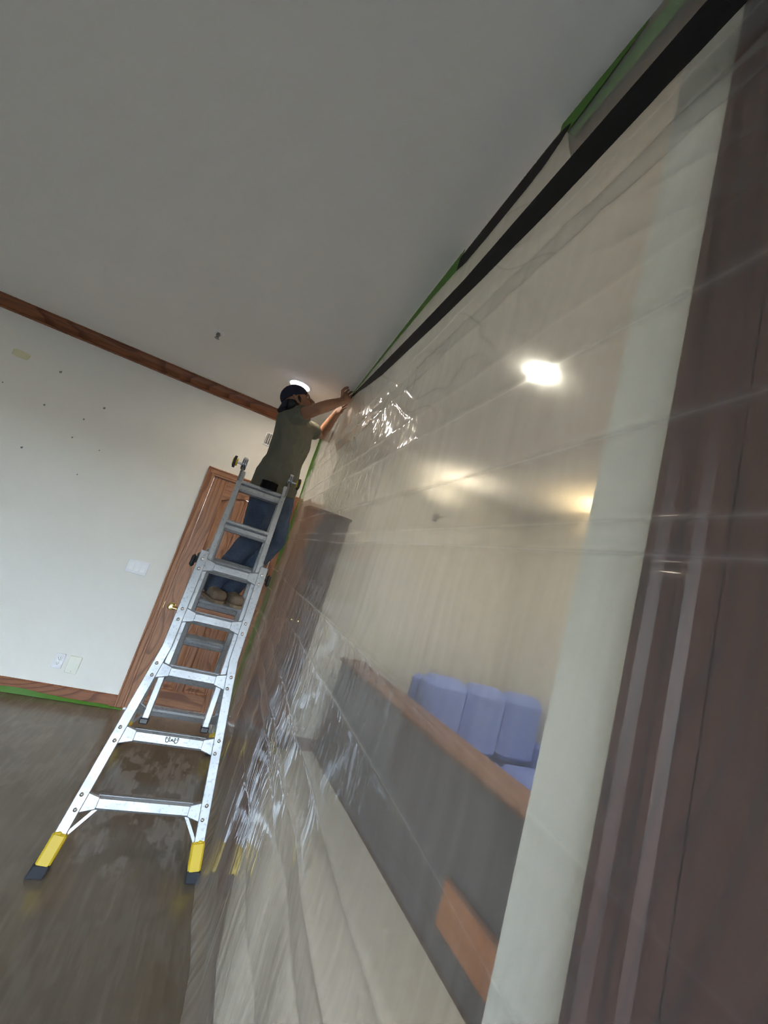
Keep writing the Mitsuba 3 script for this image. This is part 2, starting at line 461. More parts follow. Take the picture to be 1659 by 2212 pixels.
sx, sz = -.692, 1.115
plate(sx, sz, .160, .114, 'light_switch', 'white triple rocker switch plate on the wall left of the door', 'light switch')
for i in (-1, 0, 1):
    x = sx + i * .046
    add('light_switch__rocker', prism([(WY - .006, sz - .034), (WY - .0125, sz - .033), (WY - .0075, sz), (WY - .0085, sz + .033), (WY - .006, sz + .034)], 0, x - .0165, x + .0165), 'white_plastic')
ox, oz = -.953, .279
plate(ox, oz, .070, .114, 'outlet', 'white duplex socket plate above the baseboard', 'outlet')
for dz in (.0195, -.0195):
    r = add('outlet__socket', lathe([(0, .0085), (.0155, .0085), (.017, .006)], (ox, WY, oz + dz), (0, -1, 0), 24), 'white_plastic', smooth=30)
    for dx, hh in ((-.0065, .008), (.0065, .007)):
        add(f'{r}__slot', box(ox + dx - .0014, ox + dx + .0014, WY - .0092, WY - .008, oz + dz + .003 - hh / 2, oz + dz + .003 + hh / 2), 'black_plastic')
    add(f'{r}__slot', box(ox - .0026, ox + .0026, WY - .0092, WY - .008, oz + dz - .0105, oz + dz - .0055, .0008), 'black_plastic')
plate(-.847, .267, .084, .132, 'blank_plate', 'ivory blank cover plate right of the socket', 'cover plate', 'ivory_plastic', .007)
add('blank_plate__screw', lathe([(0, .009), (.003, .0085), (.0034, .0068)], (-.847, WY, .267 + .048), (0, -1, 0), 12), 'ivory_plastic')
add('blank_plate__screw', lathe([(0, .009), (.003, .0085), (.0034, .0068)], (-.847, WY, .267 - .048), (0, -1, 0), 12), 'ivory_plastic')
from shapely.geometry import Polygon
pp = [(-2.093, 2.487), (-2.06, 2.497), (-2.0, 2.492), (-1.974, 2.484), (-1.978, 2.452), (-1.99, 2.437), (-2.05, 2.436), (-2.09, 2.444)]
add('wall_patch', prism([(x, z) for x, z in pp], 1, WY - .003, WY + .001), 'putty', 'small yellowish plaster patch high on the wall under the crown moulding', 'wall patch')
for x, z, r in ((-1.756, 2.446, .008), (-1.38, 2.291, .008), (-1.756, 2.146, .006), (-1.476, 2.144, .0055), (-1.766, 1.768, .007), (-1.286, 1.943, .004), (-1.495, 1.972, .005), (-1.357, 1.699, .004), (-2.057, 2.203, .004)):
    m = cat(lathe([(r, 0.0), (r, .004), (r * .55, .0045), (r * .5, .001), (0, .001)], (x, WY, z), (0, -1, 0), 14), cyl((x + r * .2, WY - .001, z - r), (x + r * .9, WY - .005, z + r * 1.4), r * .35, 8))
    add('wall_back__anchor', m, 'dark_metal')
# return air grille, half hidden behind the worker
vx0, vx1, vz0, vz1 = -.112, .06, 2.50, 2.63
note('vent_grille', 'small white wall vent grille half hidden behind the worker', 'vent')
add('vent_grille__frame', cat(box(vx0, vx1, WY - .008, WY, vz1 - .012, vz1, .002), box(vx0, vx1, WY - .008, WY, vz0, vz0 + .012, .002), box(vx0, vx0 + .012, WY - .008, WY, vz0, vz1, .002), box(vx1 - .012, vx1, WY - .008, WY, vz0, vz1, .002)), 'white_plastic')
add('vent_grille__back', box(vx0 + .01, vx1 - .01, WY - .002, WY, vz0 + .01, vz1 - .01), 'black_plastic')
for i in range(8):
    x = vx0 + .020 + i * .0187
    add('vent_grille__slat', frame_box((x, WY - .006, (vz0 + vz1) / 2), unit([1, -.8, 0]), unit([.8, 1, 0]), (0, 0, 1), .0016, .008, vz1 - vz0 - .022), 'white_plastic')
# sprinkler
px, py = -.583, 2.722
note('sprinkler', 'small dark sprinkler head with a white escutcheon on the ceiling', 'sprinkler')
add('sprinkler__escutcheon', lathe([(.036, 0), (.034, .004), (.016, .008), (.013, .012)], (px, py, CEIL), (0, 0, -1)), 'white_plastic', smooth=40)
add('sprinkler__head', cat(cyl((px, py, CEIL), (px, py, CEIL - .022), .008), cyl((px - .012, py, CEIL - .02), (px - .004, py, CEIL - .045), .003, 8), cyl((px + .012, py, CEIL - .02), (px + .004, py, CEIL - .045), .003, 8),
                           cyl((px, py, CEIL - .02), (px, py, CEIL - .044), .0035, 8), lathe([(0, .046), (.014, .046), (.016, .049), (0, .050)], (px, py, CEIL), (0, 0, -1), 16), box(px - .013, px + .013, py - .004, py + .004, CEIL - .024, CEIL - .018, .001)), 'dark_metal')


def can_light(key, x, y, label, power, color, group=None, r=.078):
    note(key, label, 'ceiling light', group=group)
    add(f'{key}__trim_ring', lathe([(r + .018, 0), (r + .016, .004), (r + .002, .006), (r, .002)], (x, y, CEIL), (0, 0, -1), 48), 'white_plastic', smooth=40)
    d = lathe([(r, .0035), (.0, .0035)], (x, y, CEIL), (0, 0, -1), 48)
    if (np.cross(d.triangles[:, 1] - d.triangles[:, 0], d.triangles[:, 2] - d.triangles[:, 0]).sum(0))[2] > 0:
        d.faces = d.faces[:, ::-1]
    add(f'{key}__lens', d, 'lens_off', emitter={'type': 'area', 'radiance': rgb(*(power * np.array(color)))})


can_light('ceiling_light', .02, 2.985, 'lit round ceiling light above the cap of the worker', LAMP_NEAR, (1.0, .86, .68))
can_light('ceiling_light_001', 1.10, 1.53, 'lit round ceiling light glowing through the plastic sheet', LAMP_BEHIND, (1.0, .92, .74), r=.066)
can_light('ceiling_light_004', -2.45, 2.25, 'round ceiling light over the left part of the room', LAMP_NEAR * .65, (1.0, .86, .68))
can_light('ceiling_light_002', 2.35, 1.25, 'round ceiling light behind the white wall end', LAMP_BEHIND, (1.0, .97, .90))
can_light('ceiling_light_003', 1.10, -.55, 'round ceiling light over the covered side of the room behind', LAMP_BEHIND, (1.0, .97, .90))
# wall lamps that wash the ceiling
def wall_lamp(key, c, back, label, power, arm=.07, shade='dark_metal', warm=(1.0, .76, .42), size=1.0):
    """An upward bowl on a bracket; back = direction to the wall, .07 m away."""
    c, back = np.asarray(c, float), np.asarray(back, float)
    side = np.cross([0, 0, 1], back)
    c = c - back * (arm - .07)
    note(key, label, 'wall lamp', group=None)
    add(f'{key}__bracket', cat(frame_box(c + back * (arm - .01) + [0, 0, -.03], side, back, (0, 0, 1), .09 * size, .02, .16 * size, .006), cyl(c + [0, 0, -.06 * size], c + back * (arm - .01) + [0, 0, -.06 * size], .006, 10)), 'dark_metal')
    add(f'{key}__bowl', lathe([(r * size, t * size) for r, t in ((0, -.095), (.03, -.09), (.05, -.02), (.06, .03), (.056, .03), (.045, -.02), (.0, -.08))], c, (0, 0, 1)), shade, smooth=40)
    d = lathe([(.0, .0), (.045 * size, .0)], c, (0, 0, 1), 24)
    if (np.cross(d.triangles[:, 1] - d.triangles[:, 0], d.triangles[:, 2] - d.triangles[:, 0]).sum(0))[2] < 0:
        d.faces = d.faces[:, ::-1]
    add(f'{key}__bulb', d, 'lens_off', emitter={'type': 'area', 'radiance': rgb(*(power * np.array(warm)))})


wall_lamp('wall_lamp', (XFAR - .07, 2.55, 2.44), (1, 0, 0), 'warm wall lamp beside the white wall end that lights the ceiling behind the plastic', LAMP_SCONCE)
wall_lamp('wall_lamp_001', (1.84, WALL_Y - .07, 2.47), (0, 1, 0), 'wall lamp on the far wall that makes a soft bright patch through the plastic', LAMP_SCONCE * 1.1, .30, 'white_plastic', (1.0, .88, .68), .6)

# ------------------------------------------------------------------ behind the plastic: dark wood, counter, sofa, box
note('wood_panelling', 'dark brown wood panelling with upright casing strips behind the plastic on the right', 'wood panelling')
y1 = .322
prof = [(0, 0), (0, .020), (.012, .022), (.020, .012), (.034, .010), (.040, .018), (.048, .018), (.056, .010), (.075, .008), (.075, 0)]
add('wood_panelling__casing', prism([(XPART - .002 - d, y1 - u) for u, d in prof], 2, 0, CEIL - .135), 'walnut')
yy = y1 - .075
for i, w in enumerate((.11, .35, .42, .5, .6)):
    add('wood_panelling__board', box(XPART - .012 - .002 * (i % 2), XPART - .003, yy - w + .003, yy, 0, CEIL - .135, .003), 'walnut')
    yy -= w
# counter: front foot line runs from (1.18, 3.7) to (1.52, 1.2)
c0, c1 = np.array([1.22, 3.55]), np.array([1.58, 1.05])
ud = unit(np.r_[c1 - c0, 0])
nd = np.array([-ud[1], ud[0], 0]) * 1.0
if nd[0] < 0:
    nd = -nd                                   # away from the camera, into the room
L = np.linalg.norm(c1 - c0)
mid = np.r_[(c0 + c1) / 2, 0]
note('counter', 'long low dark grey counter with a narrow reddish wood top behind the plastic', 'counter')
add('counter__body', frame_box(mid + nd * .11 + [0, 0, .40], ud, nd, (0, 0, 1), L, .22, .80, .006), 'grey_panel')
add('counter__plinth', frame_box(mid - nd * .006 + [0, 0, .06], ud, nd, (0, 0, 1), L, .02, .12, .004), 'grey_panel')
add('counter__top', frame_box(mid + nd * .10 + [0, 0, .815], ud, nd, (0, 0, 1), L + .04, .26, .03, .008), 'redwood')
cloth = [(.47, -1.2), (.47, 1.75), (.53, 2.15), (.67, 2.69), (.80, 3.3), (.875, 3.50), (1.19, 3.52), (1.275, 2.90), (1.395, 2.05), (1.53, 1.08), (1.55, -1.2)]
add('drop_cloth', prism(cloth, 2, 0, .006), 'carpet', 'pale drop cloth spread on the dark floor behind the plastic', 'drop cloth')
bx = np.r_[c1, 0] - ud * .42 - nd * .022
note('board', 'orange board leaning on the counter front, blurred behind the plastic', 'board')
add('board__panel', frame_box(bx + [0, 0, .225], ud, nd, (0, 0, 1), .62, .012, .20, .003), 'orange_plastic')
add('board__edge_strip', frame_box(bx + [0, 0, .33], ud, nd, (0, 0, 1), .62, .020, .016, .003), 'redwood')
note('cabinet', 'tall dark brown cabinet against the far wall behind the plastic, seen beside the ladder', 'cabinet')
add('cabinet__body', box(.47, .885, 3.56, WALL_Y - .004, .0, 2.04, .004), 'walnut')
for i in range(2):
    r = add('cabinet__door', box(.475 + i * .204, .475 + i * .204 + .20, 3.542, 3.558, .10, 2.0, .003), 'walnut')
    add(f'{r}__knob', lathe([(.004, 0), (.004, .012), (.011, .016), (.011, .024), (0, .027)], (.645 + i * .06, 3.542, 1.05), (0, -1, 0), 16), 'brass', smooth=40)
add('cabinet__cornice', box(.462, .893, 3.53, WALL_Y - .004, 2.04, 2.07, .006), 'walnut')
note('sofa', 'blue sofa blurred behind the plastic beside the white wall end', 'sofa')
for i in range(3):
    x = 1.72 + i * .41
    add('sofa__back_cushion', box(x, x + .40, 2.80, 3.02, .45, 1.0, .06), 'blue_cloth')
    add('sofa__seat_cushion', box(x, x + .40, 2.34, 2.82, .27, .47, .05), 'blue_cloth')
add('sofa__frame', cat(box(1.70, 2.98, 2.36, 3.08, .08, .28, .03), box(1.70, 2.98, 3.00, 3.10, .08, .95, .03)), 'blue_cloth')
for x in (1.66, 2.94):
    add('sofa__armrest', box(x, x + .08, 2.34, 3.06, .08, .64, .03), 'blue_cloth')
for x in (1.75, 2.92):
    for y in (2.42, 3.02):
        add('sofa__leg', cyl((x, y, 0), (x, y, .09), .02, 12), 'redwood')

# ------------------------------------------------------------------ the plastic sheet
CREASES = [(1.415, .008, 1), (1.255, .006, 1), (1.88, .004, -1), (1.755, .0035, 1), (1.715, .005, -1), (2.05, .004, 1), (2.15, .0035, 1), (2.43, .006, -1), (2.335, .006, 1), (1.05, .009, 1), (.91, .008, 1), (.79, .008, -1), (.55, .005, -1)]


def sheet_x(Y, Z):
    x = np.full(Y.shape, XP)
    # hangs against the door casing low down in the corner
    x -= .075 * sst(3.42, 3.74, Y) * (1 - sst(.9, 1.6, Z))
    # slack: broad folds that deepen towards the floor
    low = 1 - sst(.3, 1.5, Z)
    ph = 2.2 * N(Y * .8, Z * .5, 5)
    x += .010 * low * np.sin(Y * 9.5 + ph * 2.2) * sst(-.2, .5, Y)
    x += .003 * np.sin(Y * 21 + 5 * N(Y, Z * .4, 6)) * low
    # upright crinkles
    for k, (fy, fz, a) in enumerate(((16, 1.4, .0018), (34, 3.0, .0015), (75, 8.0, .0010))):
        r = 1 - np.abs(2 * N(Y * fy + 2 * N(Y * 2, Z * 2, 30 + k), Z * fz, 10 + k) - 1)
        amp = (.06 + .94 * (1 - sst(1.25, 1.75, Z))) * (.35 + .65 * sst(.35, 1.0, Y)) * (.4 + 1.2 * N(Y * 1.4, Z * 1.4, 20 + k))
        x -= a * amp * r ** 3
    # crow's feet along the slanting pull lines under the tape
    s = Y * .62 + (2.65 - Z) * 1.0
    t = Y - (2.65 - Z) * .5
    r = 1 - np.abs(2 * N(s * 13 + 1.5 * N(Y * 4, Z * 4, 41), t * 1.6, 40) - 1)
    x -= .0055 * r ** 5 * sst(1.9, 2.25, Z) * (1 - sst(2.5, 2.56, Z)) * sst(.1, .5, N(Y * 2.3, Z * 2.3, 42))
    # fine crinkles where the worker pulls it
    pull = np.exp(-(((Y - 1.85) / .85) ** 2 + ((Z - 2.2) / .33) ** 2))
    x += .0050 * pull * (N(Y * 40, Z * 22, 51) + 1.1 * N(Y * 78, Z * 34, 52) - 1.0)
    # the creases of the folded sheet
    for zc, a, sg in CREASES:
        zz = zc + .015 * (N(Y * 1.2, zc, 60) - .5)
        m = .35 + .9 * N(Y * 2.5, zc * 3, 61)
        x -= sg * a * m * np.exp(-np.abs(Z - zz) / .012)
        x -= sg * a * .5 * np.exp(-((Z - zz) / .06) ** 2)
    # stretched flat under the tape, spread a little on the floor
    hold = 1 - sst(2.5, 2.62, Z) * .8
    x = XP + (x - XP) * hold
    x -= .03 * (1 - sst(0, .12, Z))
    return np.minimum(x, XP + .03)


YS = np.concatenate([np.arange(-1.3, 0, .02), np.arange(0, 1.5, .0065), np.arange(1.5, 2.9, .0065), np.arange(2.9, 3.781, .010)])
ZS = np.concatenate([np.arange(.004, .5, .012), np.arange(.5, 2.846, .0075)])
sheet = grid(lambda Y, Z: np.stack([sheet_x(Y, Z), Y - .024 * sst(3.5, 3.78, Y) * (Z < 2.14), Z], -1), YS, ZS)
add('plastic_sheet', sheet, 'polythene', 'large translucent plastic sheet hung from the ceiling to the floor on the right', 'plastic sheet', smooth=True)


def band(lo, hi, ys, off=.0015, thick=.0006, nz=6):
    """A tape on the sheet between the heights lo(y) and hi(y)."""
    U, V = np.meshgrid(ys, np.linspace(0, 1, nz), indexing='ij')
    Z = lo(U) + (hi(U) - lo(U)) * V
    X = sheet_x(U, np.minimum(Z, 2.845)) - off
    P0 = np.stack([X, U, Z], -1)
    n, m = U.shape
    i = np.arange(n * m).reshape(n, m)
    q = np.stack([i[:-1, :-1], i[1:, :-1], i[1:, 1:], i[:-1, 1:]], -1).reshape(-1, 4)
    v = np.vstack([P0.reshape(-1, 3), P0.reshape(-1, 3) - [thick, 0, 0]])
    k = n * m
    rim = np.concatenate([i[:, 0], i[-1, 1:], i[-2::-1, -1], i[0, -2:0:-1]])
    side = np.stack([rim, np.roll(rim, -1), np.roll(rim, -1) + k, rim + k], 1)
    q = np.vstack([q[:, ::-1], q + k, side])
    f = np.vstack([q[:, [0, 1, 2]], q[:, [0, 2, 3]]])
    return trimesh.Trimesh(v, f, process=False)


def lin(*pts):
    a = np.array(pts)
    return lambda y: np.interp(y, a[:, 0], a[:, 1])


top_line = lin((-1.3, 2.65), (1.08, 2.655), (1.44, 2.69), (1.9, 2.745), (2.38, 2.80), (2.68, 2.838), (2.75, 2.842))
bot_line = lin((-1.3, 2.53), (.70, 2.53), (.92, 2.542), (1.23, 2.57), (1.9, 2.65), (2.3, 2.735), (2.45, 2.772), (2.68, 2.81), (2.75, 2.825))
add('black_tape_band', band(bot_line, top_line, np.arange(-1.3, 2.751, .02), .002), 'black_tape', 'wide glossy black tape band running along the plastic below the ceiling', 'tape', smooth=40)


def blob_lo(y):
    e = np.sqrt(np.clip(1 - ((y - .80) / .12) ** 2, 0, 1)) if False else 1
    return np.interp(y, [.67, .69, .74, .80, 1.0, 1.12, 1.19], [2.80, 2.778, 2.757, 2.750, 2.748, 2.752, 2.772])


add('black_tape_piece', band(blob_lo, lin((.67, 2.808), (.70, 2.822), (.75, 2.828), (1.19, 2.832)), np.arange(.67, 1.191, .02), .003), 'black_tape', 'short black tape piece between the ceiling and the wide black band', 'tape', smooth=40)
add('green_tape_strip', band(lin((1.17, 2.772), (1.4, 2.80), (1.9, 2.825), (2.72, 2.838)), lin((1.17, 2.856), (2.72, 2.857)), np.arange(1.17, 2.721, .03), .0022), 'green_tape', 'narrow green tape strip along the ceiling edge from the black piece to the worker', 'tape')
add('green_tape_strip_001', band(lin((.48, 2.828), (.56, 2.808), (.66, 2.79), (.71, 2.795)), lin((.48, 2.834), (.71, 2.856), (1.0, 2.857), (1.18, 2.857)), np.array([.48, .52, .56, .6, .64, .68, .71]), .0016), 'green_tape', 'short green tape strip at the ceiling above the black piece', 'tape')
add('green_tape_strip_002', ribbon([[(XP + .010, y, 2.775 + .012 * math.sin(y * 9)), (XP + .010, y, 2.845)] for y in np.arange(-1.3, .721, .06)], (1, 0, 0), .0008), 'green_tape', 'pale green tape strip behind the plastic at the top right corner', 'tape')
zz = np.linspace(.0, 2.78, 40)
add('green_tape_strip_003', ribbon([[(.378 + .004 * math.sin(z * 7), WY - .0235, z), (.425, WY - .0235, z)] if z < 2.13 else [(.376 + .004 * math.sin(z * 7), WY - .002, z), (.425, WY - .002, z)] for z in zz], (0, -1, 0), .0008), 'green_tape', 'upright green tape strip on the wall at the edge of the plastic', 'tape')
# ragged tape along the baseboard
xs_ = np.arange(XL + .6, -.394, .04)
hh = .012 + .030 * np.clip(meshkit.noise(np.stack([xs_ * 2.6, xs_ * 0, xs_ * 0], -1), 4) - .25, 0, 1) * 1.5 + .004 * meshkit.noise(np.stack([xs_ * 17, xs_ * 0, xs_ * 0], -1), 5)
hh[xs_ > -.50] = .012
pts = [[(x, WY - .030 - (.0 if x < -.47 else .0), .003), (x, WY - .016 - (0 if x < -.47 else .008), .003 + h)] for x, h in zip(xs_, hh)]
add('green_tape_strip_004', ribbon(pts, (0, -1, 0), .0008), 'green_tape', 'ragged green tape strip along the floor under the baseboard', 'tape')

# ------------------------------------------------------------------ the ladder
LY, LZ = 2.72, 2.075
CX = .018
lad = 'ladder'
note(lad, 'tall aluminium folding ladder with splayed legs and yellow feet', 'ladder')


class Side:
    """One half of the A: maps (x, z) to the sloping plane; s is +1 for the half nearer the camera."""

    def __init__(self, s):
        self.s = s
        self.foot_y = LY - s * .567
        self.up = unit([0, LY - self.foot_y, LZ])
        self.nrm = unit(np.cross([1, 0, 0], self.up)) * s          # outward, away from the other half
        if self.nrm[1] * s > 0:
            self.nrm = -self.nrm

    def p(self, x, z, out=0.0):
        return np.array([x, self.foot_y + (LY - self.foot_y) * z / LZ, z]) + self.nrm * out

    def bar(self, x0, z0, x1, z1, w, d, out=0.0, b=.003, ext=0.0):
        a, c = self.p(x0, z0, out), self.p(x1, z1, out)
        u = unit(c - a)
        ax = unit(np.cross(u, self.nrm))
        return frame_box((a + c) / 2, ax, self.nrm, u, w, d, np.linalg.norm(c - a) + ext, b)


def flare(z):
    return .177 + max(0, .93 - z) * .148


def ladder_half(s):
    S = Side(s)
    # inner fly section
    for sg in (-1, 1):
        x = CX + sg * .160
        r = add(f'{lad}__inner_rail', cat(S.bar(x, .60, x, 2.02, .006, .062, -.012), S.bar(x - sg * .014, .60, x - sg * .014, 2.02, .030, .006, .016), S.bar(x - sg * .014, .60, x - sg * .014, 2.02, .030, .006, -.040)), 'aluminium')
        add(f'{r}__end_cap', S.bar(x - sg * .012, .575, x - sg * .012, .60, .040, .066, -.012, .004), 'black_plastic')
    for z in (1.925, 1.652, 1.385, 1.10, .82):
        lip = S.bar(CX - .148, z + .022, CX + .148, z + .022, .020, .050, -.008, .004)
        face = S.bar(CX - .148, z - .010, CX + .148, z - .010, .048, .038, -.010, .012)
        ribs = [S.bar(CX - .148, z + .033, CX + .148, z + .033, .003, .004, -.008 + o, .001) for o in (-.018, -.009, 0, .009, .018)]
        add(f'{lad}__inner_rung', cat(lip, face, *ribs), 'aluminium')
    # outer base section, straight above, splayed below
    for sg in (-1, 1):
        seg = [(1.46, flare(1.46)), (.93, flare(.93)), (.07, flare(.07))]
        parts = []
        for (za, xa), (zb, xb) in zip(seg[:-1], seg[1:]):
            parts += [S.bar(CX + sg * xa, za, CX + sg * xb, zb, .048, .010, .030, .003, .006), S.bar(CX + sg * (xa + .020), za, CX + sg * (xb + .020), zb, .006, .070, -.004, .002, .006)]
        r = add(f'{lad}__outer_rail', cat(*parts), 'aluminium')
        for z in (1.385, 1.10, .82, .525, .255):
            for dz in (-.028, .028):
                c = S.p(CX + sg * (flare(z) - .001), z + dz, .035)
                add(f'{r}__rivet', lathe([(0, .004), (.006, .003), (.009, 0)], c, S.nrm, 12), 'bright_metal', smooth=40)
        # foot
        x0, x1 = flare(.16), flare(.05)
        f = add(f'{lad}__foot', cat(S.bar(CX + sg * x0, .145, CX + sg * flare(.03), .03, .058, .088, 0, .008), S.bar(CX + sg * (x0 + .012), .150, CX + sg * (x0 + .004), .11, .030, .060, .01, .006)), 'yellow_plastic', 'yellow ladder foot')
        a, c = S.p(CX + sg * flare(.05), .052), S.p(CX + sg * (flare(.0) + .004), .0)
        add(f'{f}__rubber_pad', hullpts(np.vstack([S.bar(CX + sg * flare(.034), .038, CX + sg * flare(.034), .030, .060, .090, 0, .006).vertices, box(c[0] - .033, c[0] + .033, c[1] - .040, c[1] + .040, .0, .012, .004).vertices])), 'rubber')
        # lock knob on the outside
        k0 = S.p(CX + sg * (flare(1.4) + .012), 1.40, -.02)
        kd = np.array([sg, 0, 0.0])
        add(f'{lad}__lock_knob', cat(cyl(k0, k0 + kd * .03, .008, 12), *[frame_box(k0 + kd * .038, kd, S.nrm, S.up, .026, .034, .075, .011)]), 'black_plastic')
    for z in (1.385, 1.10, .82, .525, .255):
        w = flare(z) - .018
        m = S.bar(CX - w + .05, z, CX + w - .05, z, .056, .046, .008, .010)
        parts = [m] + [S.bar(CX - w + .05, z + .030, CX + w - .05, z + .030, .003, .004, .008 + o, .001) for o in (-.016, -.008, 0, .008, .016)]
        for sg in (-1, 1):      # the tube is flattened and spread where it meets the rail
            a = S.bar(CX + sg * (w - .062), z, CX + sg * (w - .05), z, .054, .044, .008, .009)
            e = S.bar(CX + sg * (w + .008), z, CX + sg * (w + .016), z, .088, .014, .024, .004)
            parts.append(hullpts(np.vstack([a.vertices, e.vertices])))
        add(f'{lad}__outer_rung', cat(*parts), 'aluminium')
    # braces under the lowest rung
    for sg in (-1, 1):
        add(f'{lad}__brace', S.bar(CX + sg * (flare(.25) - .085), .238, CX + sg * (flare(.12) - .015), .125, .016, .005, .020, .001), 'aluminium')
    return S


SF = ladder_half(1)
SB = ladder_half(-1)
for sg in (-1, 1):
    x = CX + sg * .158
    hg = f'{lad}__hinge'
    pl = []
    for k, dx in enumerate((-.012, .0, .012)):
        pl.append(cyl((x + dx - .003, LY, LZ), (x + dx + .003, LY, LZ), .040 - .004 * (k % 2), 24))
    for S in (SF, SB):
        pl.append(frame_box(S.p(x, LZ - .07), (1, 0, 0), S.nrm, S.up, .016, .040, .13, .004))
    h = add(hg, cat(*pl), 'dark_metal', 'grey metal hinge', smooth=35)
    add(f'{h}__cover', cat(cyl((x - .016, LY, LZ), (x + .016, LY, LZ), .022, 20), box(x - .013, x + .013, LY - .016, LY + .016, LZ + .02, LZ + .045, .004)), 'bright_metal', smooth=35)
    add(f'{h}__shaft', cyl((x, LY, LZ - .005), (x + sg * .045, LY, LZ - .005), .007, 12), 'bright_metal', smooth=35)
    kx = x + sg * .045
    add(f'{h}__yellow_knob', cat(cyl((kx, LY, LZ - .005), (kx + sg * .012, LY, LZ - .005), .026, 20), cyl((kx + sg * .024, LY, LZ - .005), (kx + sg * .030, LY, LZ - .005), .028, 20)), 'yellow_plastic', smooth=35)
    add(f'{h}__black_knob', cat(cyl((kx + sg * .010, LY, LZ - .005), (kx + sg * .025, LY, LZ - .005), .035, 20), *[cyl((kx + sg * .010, LY + .033 * math.cos(a), LZ - .005 + .033 * math.sin(a)), (kx + sg * .025, LY + .033 * math.cos(a), LZ - .005 + .033 * math.sin(a)), .008, 10) for a in np.arange(8) * math.pi / 4]), 'black_plastic', smooth=35)
# illegible marker scrawl on the face of a rung: one looping line
tt = np.linspace(0, 1, 60)
sx_ = -.002 + .062 * tt + .006 * np.cos(tt * 2 * math.pi * 4.5)
sz_ = .010 * np.sin(tt * 2 * math.pi * 4.5) * (.75 + .45 * np.sin(tt * 9)) + .002
line = [SF.p(u, .527 + w, .0315) for u, w in zip(sx_, sz_)]
scrawl = m3.Manifold.batch_boolean([m3.Manifold.hull_points(np.vstack([sphere_pts(p, .0016, 1), sphere_pts(q, .0016, 1)])) for p, q in zip(line[:-1], line[1:])], m3.OpType.Add).to_mesh()
add(f'{lad}__handwriting', trimesh.Trimesh(scrawl.vert_properties[:, :3], scrawl.tri_verts, process=False), 'black_plastic', 'dark marker scrawl')
# roll of black tape lying on the top rung
rc = SF.p(.055, 1.952, -.012)
add('tape_roll', lathe([(.038, 0), (.056, 0), (.0565, .002), (.0565, .050), (.056, .052), (.038, .052), (.038, 0)], (rc[0], rc[1], 1.9625), (0, 0, 1), 40), 'black_tape', 'black tape roll lying on the top rung of the ladder', 'tape roll', smooth=40)

# ------------------------------------------------------------------ the worker
who = 'person'
note(who, 'person in dark cap, olive grey T-shirt and jeans standing on the ladder, taping the plastic', 'person')
V = np.array
pel, chest, neck = V([.115, 2.975, 2.02]), V([.09, 2.90, 2.42]), V([.030, 2.845, 2.570])
shR, shL = V([.030, 2.765, 2.500]), V([.165, 3.00, 2.555])
elR, elL = V([.185, 2.575, 2.592]), V([.312, 3.115, 2.60])
wrR, wrL = V([.325, 2.655, 2.742]), V([.352, 2.905, 2.752])
hipR, hipL = V([.060, 2.955, 1.98]), V([.165, 3.02, 1.99])
knR, knL = V([.070, 2.955, 1.60]), V([.238, 2.985, 1.665])
anR, anL = V([-.064, 3.06, 1.235]), V([.064, 3.05, 1.235])
hd = V([.044, 2.815, 2.657])
fwd = unit([.80, -.16, .52])          # where the face points: up to the ceiling corner
lft = unit(np.cross([0, 0, 1], fwd))
upv = np.cross(fwd, lft)


def H(f, l, u):
    return hd + fwd * f + lft * l + upv * u


def ell(c, rf, rl, ru, n=3):
    s = trimesh.creation.icosphere(n).vertices
    return m3.Manifold.hull_points(np.asarray(c) + s[:, :1] * fwd * rf + s[:, 1:2] * lft * rl + s[:, 2:3] * upv * ru)


body = [bone(pel, .085, chest, .085), bone(chest, .085, (shR + shL) / 2 + V([-.01, 0, .01]), .065), bone(shR, .052, shL, .052), bone((shR + shL) / 2 + V([-.03, 0, .03]), .06, neck, .056), bone(neck, .055, H(-.02, 0, -.05), .055),
        bone(shR, .052, elR, .040), bone(elR, .041, elR * .65 + wrR * .35, .041), bone(elR * .65 + wrR * .35, .041, wrR, .028), bone(shL, .052, elL, .040), bone(elL, .041, elL * .65 + wrL * .35, .041), bone(elL * .65 + wrL * .35, .041, wrL, .028),
        bone(hipR, .085, knR, .058), bone(knR, .056, anR, .040), bone(hipL, .085, knL, .058), bone(knL, .056, anL, .040), bone(pel, .085, hipR, .08), bone(pel, .085, hipL, .08)]
head = [ell(H(-.008, 0, .028), .092, .074, .092), ell(H(.038, 0, -.035), .056, .056, .072), bone(H(.068, 0, -.088), .020, H(.005, .038, -.060), .026), bone(H(.068, 0, -.088), .020, H(.005, -.038, -.060), .026),
        bone(H(.088, 0, .018), .010, H(.110, 0, -.022), .0135), ball(H(.100, .011, -.028), .010), ball(H(.100, -.011, -.028), .010),
        bone(H(.082, .032, .030), .011, H(.090, .010, .028), .011), bone(H(.082, -.032, .030), .011, H(.090, -.010, .028), .011),
        bone(H(.086, .016, -.056), .008, H(.091, -.016, -.056), .008), bone(H(.084, .014, -.068), .008, H(.088, -.014, -.068), .008),
        m3.Manifold.hull_points(np.vstack([sphere_pts(H(-.004, .078, .006), .010), sphere_pts(H(-.014, .090, .018), .010), sphere_pts(H(.004, .077, -.028), .009)])),
        m3.Manifold.hull_points(np.vstack([sphere_pts(H(-.004, -.078, .006), .010), sphere_pts(H(-.014, -.090, .018), .010), sphere_pts(H(.004, -.077, -.028), .009)]))]


